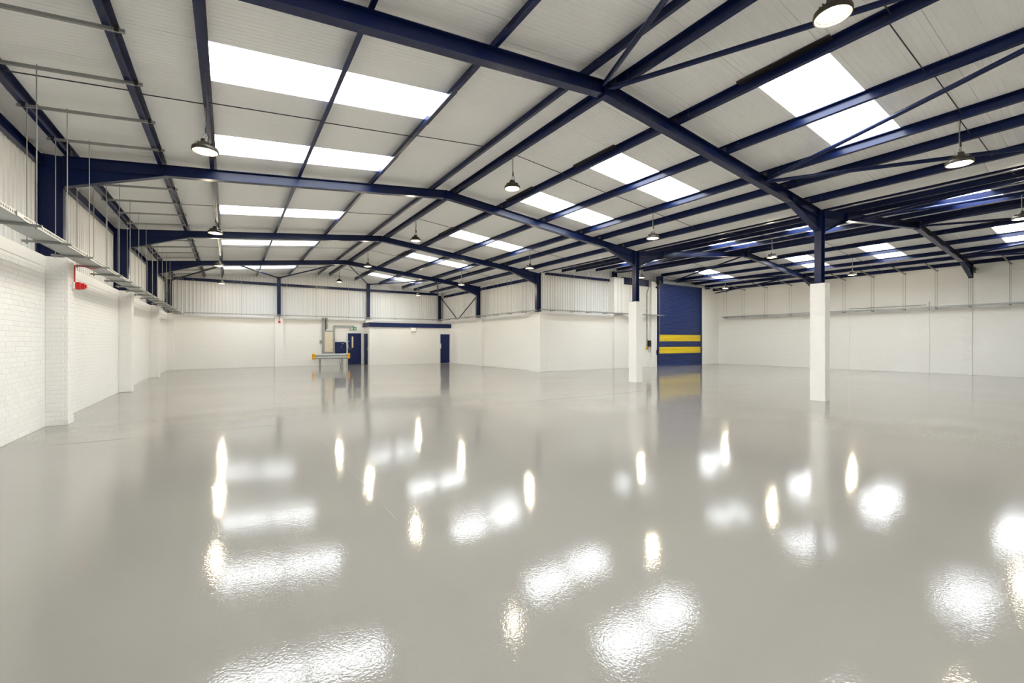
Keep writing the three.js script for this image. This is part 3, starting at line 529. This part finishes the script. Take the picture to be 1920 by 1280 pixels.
// things by the shutter
{
  const f = D_SHUT;
  const c = thing('shutter_control', 'black control box on the wall left of the shutter', 'control box');
  part(c, 'body', rbx(20.71, 20.91, 1.20, 1.56, f - 0.14, f - 0.006, 0.012), M.black);
  part(c, 'screen', rbx(20.74, 20.88, 1.40, 1.50, f - 0.146, f - 0.138, 0.003), M.lampBody);
  part(c, 'cable', wire([V(20.76, 1.2, f - 0.06), V(20.70, 0.98, f - 0.08), V(20.80, 0.86, f - 0.09), V(20.90, 0.98, f - 0.09), V(20.87, 1.22, f - 0.06)], 0.008), M.black);
  const i = thing('isolator_switch', 'yellow isolator with red knob beside the black control box', 'switch');
  part(i, 'box', rbx(20.56, 20.68, 1.03, 1.18, f - 0.08, f - 0.001, 0.012), M.yellow);
  part(i, 'knob', new THREE.CylinderGeometry(0.032, 0.036, 0.04, 16).rotateX(Math.PI / 2).translate(20.62, 1.105, -(f - 0.1)), M.red);
  const k = thing('wall_conduit', 'grey conduit running down beside the pier left of the shutter', 'conduit');
  part(k, 'conduit', [rod(V(20.66, 1.2, f - 0.03), V(20.66, 4.35, f - 0.03), 0.03, 10), rod(V(20.66, 4.35, f - 0.03), V(20.78, 4.75, f - 0.09), 0.03, 10), rod(V(20.78, 4.75, f - 0.09), V(20.80, 5.15, f - 0.09), 0.03, 10)], M.trunk);
  for (const y of [1.6, 2.4, 3.3, 4.1]) part(k, 'clip', rbx(20.615, 20.705, y, y + 0.03, f - 0.065, f - 0.001, 0.004), M.galvDark);
  const p = thing('button_box', 'small red and green button box on the shutter guide', 'switch');
  part(p, 'box', rbx(21.60, 21.68, 0.70, 0.98, f - 0.06, f + 0.049, 0.008), M.blueDoor);
  part(p, 'red_button', new THREE.CylinderGeometry(0.028, 0.028, 0.03, 14).rotateX(Math.PI / 2).translate(21.64, 0.90, -(f - 0.07)), M.red);
  part(p, 'green_button', new THREE.CylinderGeometry(0.028, 0.028, 0.03, 14).rotateX(Math.PI / 2).translate(21.64, 0.79, -(f - 0.07)), M.green);
}

// ------------------------------------------------------------------ cable trays and their hangers
{
  const tray = (label, along, a0, a1, c, y, w, h, flip) => {       // along 'd': runs down the hall at s = c; along 's': across at d = c
    const g = thing('cable_tray', label, 'cable tray'), B = along === 'd' ? (x0, x1, y0, y1, p, q) => bx(c + x0, c + x1, y0, y1, p, q) : (x0, x1, y0, y1, p, q) => bx(p, q, y0, y1, c + x0, c + x1);
    part(g, 'tray_base', B(-w / 2, w / 2, y, y + 0.004, a0, a1), M.galv);
    for (const e of [-1, 1]) { const x = e * w / 2, geos = [B(x - 0.003, x + 0.003, y, y + h * 0.3, a0, a1), B(x - 0.003, x + 0.003, y + h * 0.75, y + h, a0, a1), B(Math.min(x, x - e * 0.015), Math.max(x, x - e * 0.015), y + h - 0.003, y + h, a0, a1)]; for (let p = a0; p < a1 - 0.02; p += 0.06) geos.push(B(x - 0.003, x + 0.003, y + h * 0.3, y + h * 0.75, p, p + 0.025)); part(g, 'slotted_side', geos, M.galv); }
    for (let p = a0 + 2.4; p < a1; p += 3.0) for (const e of [-1, 1]) part(g, 'splice_plate', B(e * w / 2 - 0.008 + e * 0.004, e * w / 2 + 0.008 + e * 0.004, y + 0.004, y + h - 0.006, p - 0.1, p + 0.1), M.galv);
    return g;
  };
  tray('galvanised perforated cable tray running along the left wall', 'd', 5.0, 28.6, -2.19, 2.945, 0.28, 0.06);
  tray('thin galvanised cable tray across the end wall', 's', -2.0, 12.5, 28.95, 3.02, 0.2, 0.05);
  tray('thin galvanised cable tray along the top of the return wall', 'd', 17.0, 28.8, 12.55, 3.0, 0.2, 0.05);
  tray('thin galvanised cable tray from the brick corner to the shutter', 's', 12.7, 21.8, D_SHUT - 0.28, 3.03, 0.2, 0.05);
  tray('long galvanised cable tray along the right wall', 'd', 0.0, 16.8, S_RIGHT - 0.30, 3.08, 0.24, 0.07);
  const hang = (label, group, c0, c1, d, y, yTop, bar) => {           // two threaded rods, a channel under the tray and a channel on the purlins
    const g = thing('tray_hanger', label, 'hanger', group);
    for (const s of [c0, c1]) { const tr = part(g, 'threaded_rod', rod(V(s, y - 0.06, d), V(s, yTop(s), d), 0.006, 6), M.galvDark); part(tr, 'nut', rod(V(s, y - 0.055, d), V(s, y - 0.035, d), 0.014, 6), M.galv); }
    part(g, 'tray_channel', bx(Math.min(c0, c1) - 0.05, Math.max(c0, c1) + 0.05, y - 0.032, y - 0.002, d - 0.02, d + 0.02), M.galvDark);
    if (bar) { const [a, b] = bar, f = s => roofY(s) - RAFTER_DROP - 0.004; const pch = part(g, 'purlin_channel', prism([[a, f(a)], [b, f(b)], [b, f(b) - 0.035], [a, f(a) - 0.035]], d - 0.02, d + 0.02), M.galvDark); for (const s of [a + 0.07, b - 0.07]) part(pch, 'beam_clamp', bx(s - 0.02, s + 0.02, f(s) - 0.045, f(s) + 0.03, d - 0.03, d - 0.018), M.black); }
  };
  const barY = s => roofY(s) - RAFTER_DROP + 0.02;
  const ds = []; for (let k = 0; k < 19; k++) { const d = 6.5 + 1.218 * k; if (FRAMES.every(f => Math.abs(f - d) > 0.14)) ds.push(d); }
  ds.forEach((d, i) => hang(`grey hanger holding the left wall tray, ${ORD[i]} from the camera`, 'hangers of the left wall tray', -2.40, -1.99, d, 2.943, barY, [-2.50, -0.98]));
  [-1.6, 0.6, 2.9, 4.5, 6.4, 9.4].forEach((s, i) => { const g = thing('tray_hanger', `thin rod hanger of the end wall tray, ${ORD[i]} from the left corner`, 'hanger', 'hangers of the end wall tray'); part(g, 'threaded_rod', rod(V(s, 3.0, 28.95), V(s, rafterY(s), 28.95), 0.008, 6), M.galvDark); part(g, 'tray_channel', bx(s - 0.02, s + 0.02, 2.99, 3.018, 28.83, 29.07), M.galvDark); });
  [18.2, 19.6, 21.0, 22.4, 24.6, 26.0, 27.4].forEach((d, i) => hang(`thin hanger of the return wall tray, ${ORD[i]} from the brick corner`, 'hangers of the return wall tray', 12.43, 12.67, d, 2.998, s => rafterY(s) - 0.0, null));
  [13.4, 14.7, 15.8, 17.0, 18.1, 19.1].forEach((s, i) => { const g = thing('tray_hanger', `thin twin rod hanger before the ribbed cladding, ${ORD[i]} from the brick corner`, 'hangers of the shutter wall tray'); tag(g, g.userData.label, 'hanger', 'hangers of the shutter wall tray'); for (const e of [-0.13, 0.13]) part(g, 'threaded_rod', rod(V(s, 2.98, D_SHUT - 0.28 + e), V(s, rafterY(s) + 0.02, D_SHUT - 0.28 + e), 0.006, 6), M.galvDark); part(g, 'tray_channel', bx(s - 0.02, s + 0.02, 2.998, 3.028, D_SHUT - 0.46, D_SHUT - 0.1), M.galvDark); });
  [16.6, 15.4, 14.0, 12.6, 11.4, 9.95, 8.7, 7.45, 6.3, 5.2, 4.0].forEach((d, i) => hang(`twin rod hanger of the right wall tray, ${ORD[i]} from the shutter corner`, 'hangers of the right wall tray', S_RIGHT - 0.46, S_RIGHT - 0.14, d, 3.078, barY, [26.12, 27.9]));
  const pc = thing('wall_conduit', 'thin grey conduit just above the right wall tray', 'conduit'); part(pc, 'conduit', [rod(V(S_RIGHT - 0.03, 3.25, 6.7), V(S_RIGHT - 0.03, 3.25, 9.8), 0.015), rod(V(S_RIGHT - 0.03, 3.0, 6.6), V(S_RIGHT - 0.03, 3.4, 6.6), 0.015)], M.galv);
}

// ------------------------------------------------------------------ hanging high bay lamps
{
  const prof = [[0, 0.006], [0.153, 0.006], [0.155, -0.03], [0.165, -0.034], [0.174, -0.028], [0.176, 0.0], [0.170, 0.026], [0.155, 0.035], [0.11, 0.05], [0.085, 0.085], [0.075, 0.105], [0.04, 0.11], [0, 0.11]].map(p => new THREE.Vector2(...p));
  const bodyGeo = new THREE.LatheGeometry(prof, 36), lensGeo = new THREE.LatheGeometry([[0, -0.034], [0.05, -0.032], [0.09, -0.027], [0.125, -0.017], [0.148, -0.004], [0.15, 0.004], [0, 0.004]].map(p => new THREE.Vector2(...p)).reverse(), 36);
  const fins = []; for (let i = 0; i < 16; i++) fins.push(new THREE.BoxGeometry(0.05, 0.045, 0.006).translate(0.105, 0.062, 0).rotateY(i * Math.PI / 8));
  const finGeo = mergeGeometries(fins), driver = new THREE.CylinderGeometry(0.055, 0.065, 0.05, 20).translate(0, 0.13, 0), hook = new THREE.TorusGeometry(0.026, 0.005, 6, 16).translate(0, 0.185, 0), link = new THREE.TorusGeometry(0.011, 0.003, 5, 10).scale(0.75, 1.3, 1);
  const lamp = (s, d, y, label, group) => {
    const g = thing('high_bay_lamp', label, 'lamp', group, [s, y, d]), top = rafterY(s) - y;
    const hs = part(g, 'housing', bodyGeo, M.lampBody); part(hs, 'heat_sink', finGeo, M.lampBody); const dv = part(g, 'driver', driver, M.lampBody); part(dv, 'hook', hook, M.chain);
    part(g, 'lens', lensGeo, M.lens);
    const ch = []; for (let h = 0.215, k = 0; h < top; h += 0.023, k++) ch.push(link.clone().rotateY(k % 2 ? Math.PI / 2 : 0).translate(0, h, 0));
    if (ch.length) part(g, 'chain', ch, M.chain);
    const fc = part(g, 'flex_cable', new THREE.TubeGeometry(new THREE.CatmullRomCurve3([new THREE.Vector3(0.03, 0.15, 0), new THREE.Vector3(0.05, 0.22, 0.01), new THREE.Vector3(0.012, 0.3, 0.01), new THREE.Vector3(0.02, Math.max(0.36, top * 0.7), 0.0), new THREE.Vector3(0.01, Math.max(0.4, top), 0.01)]), 24, 0.005, 5), M.black);
    part(fc, 'plug', new THREE.CylinderGeometry(0.013, 0.017, 0.09, 10).translate(0.014, 0.30, 0.01), M.black);
    const L = new THREE.PointLight(LAMP_COLOR, LAMP_CD, 0, 2); L.position.set(0, -0.055, 0); L.castShadow = true; L.shadow.radius = 1; L.name = 'lamp_glow'; g.add(L);
  };
  const ROWS = [
    [-0.30, 4.43, [8.15, 14.15, 20.2, 26.3], 'left wall row', 'lamps by the left wall', 0],
    [5.30, 4.93, [2.0, 8.15, 14.15, 20.2, 26.3], 'near ridge row', 'lamps under the near ridge', 0],
    [10.02, 4.43, [2.0, 8.15, 14.15, 20.2, 26.3], 'row before the pillars', 'lamps on the valley side', 0],
    [16.55, 4.58, [2.2, 8.15, 14.15], 'row beyond the pillars', 'lamps beyond the pillars', 0],
    [23.6, 4.53, [8.15, 14.15], 'right wall row', 'lamps before the right wall', 0],
  ];
  for (const [s, y, list, where, group] of ROWS) list.forEach((d, i) => lamp(s, d, y, `lit round warehouse lamp on a chain, ${ORD[i]} of the ${where}`, group));
}

renderer.render(scene, camera);
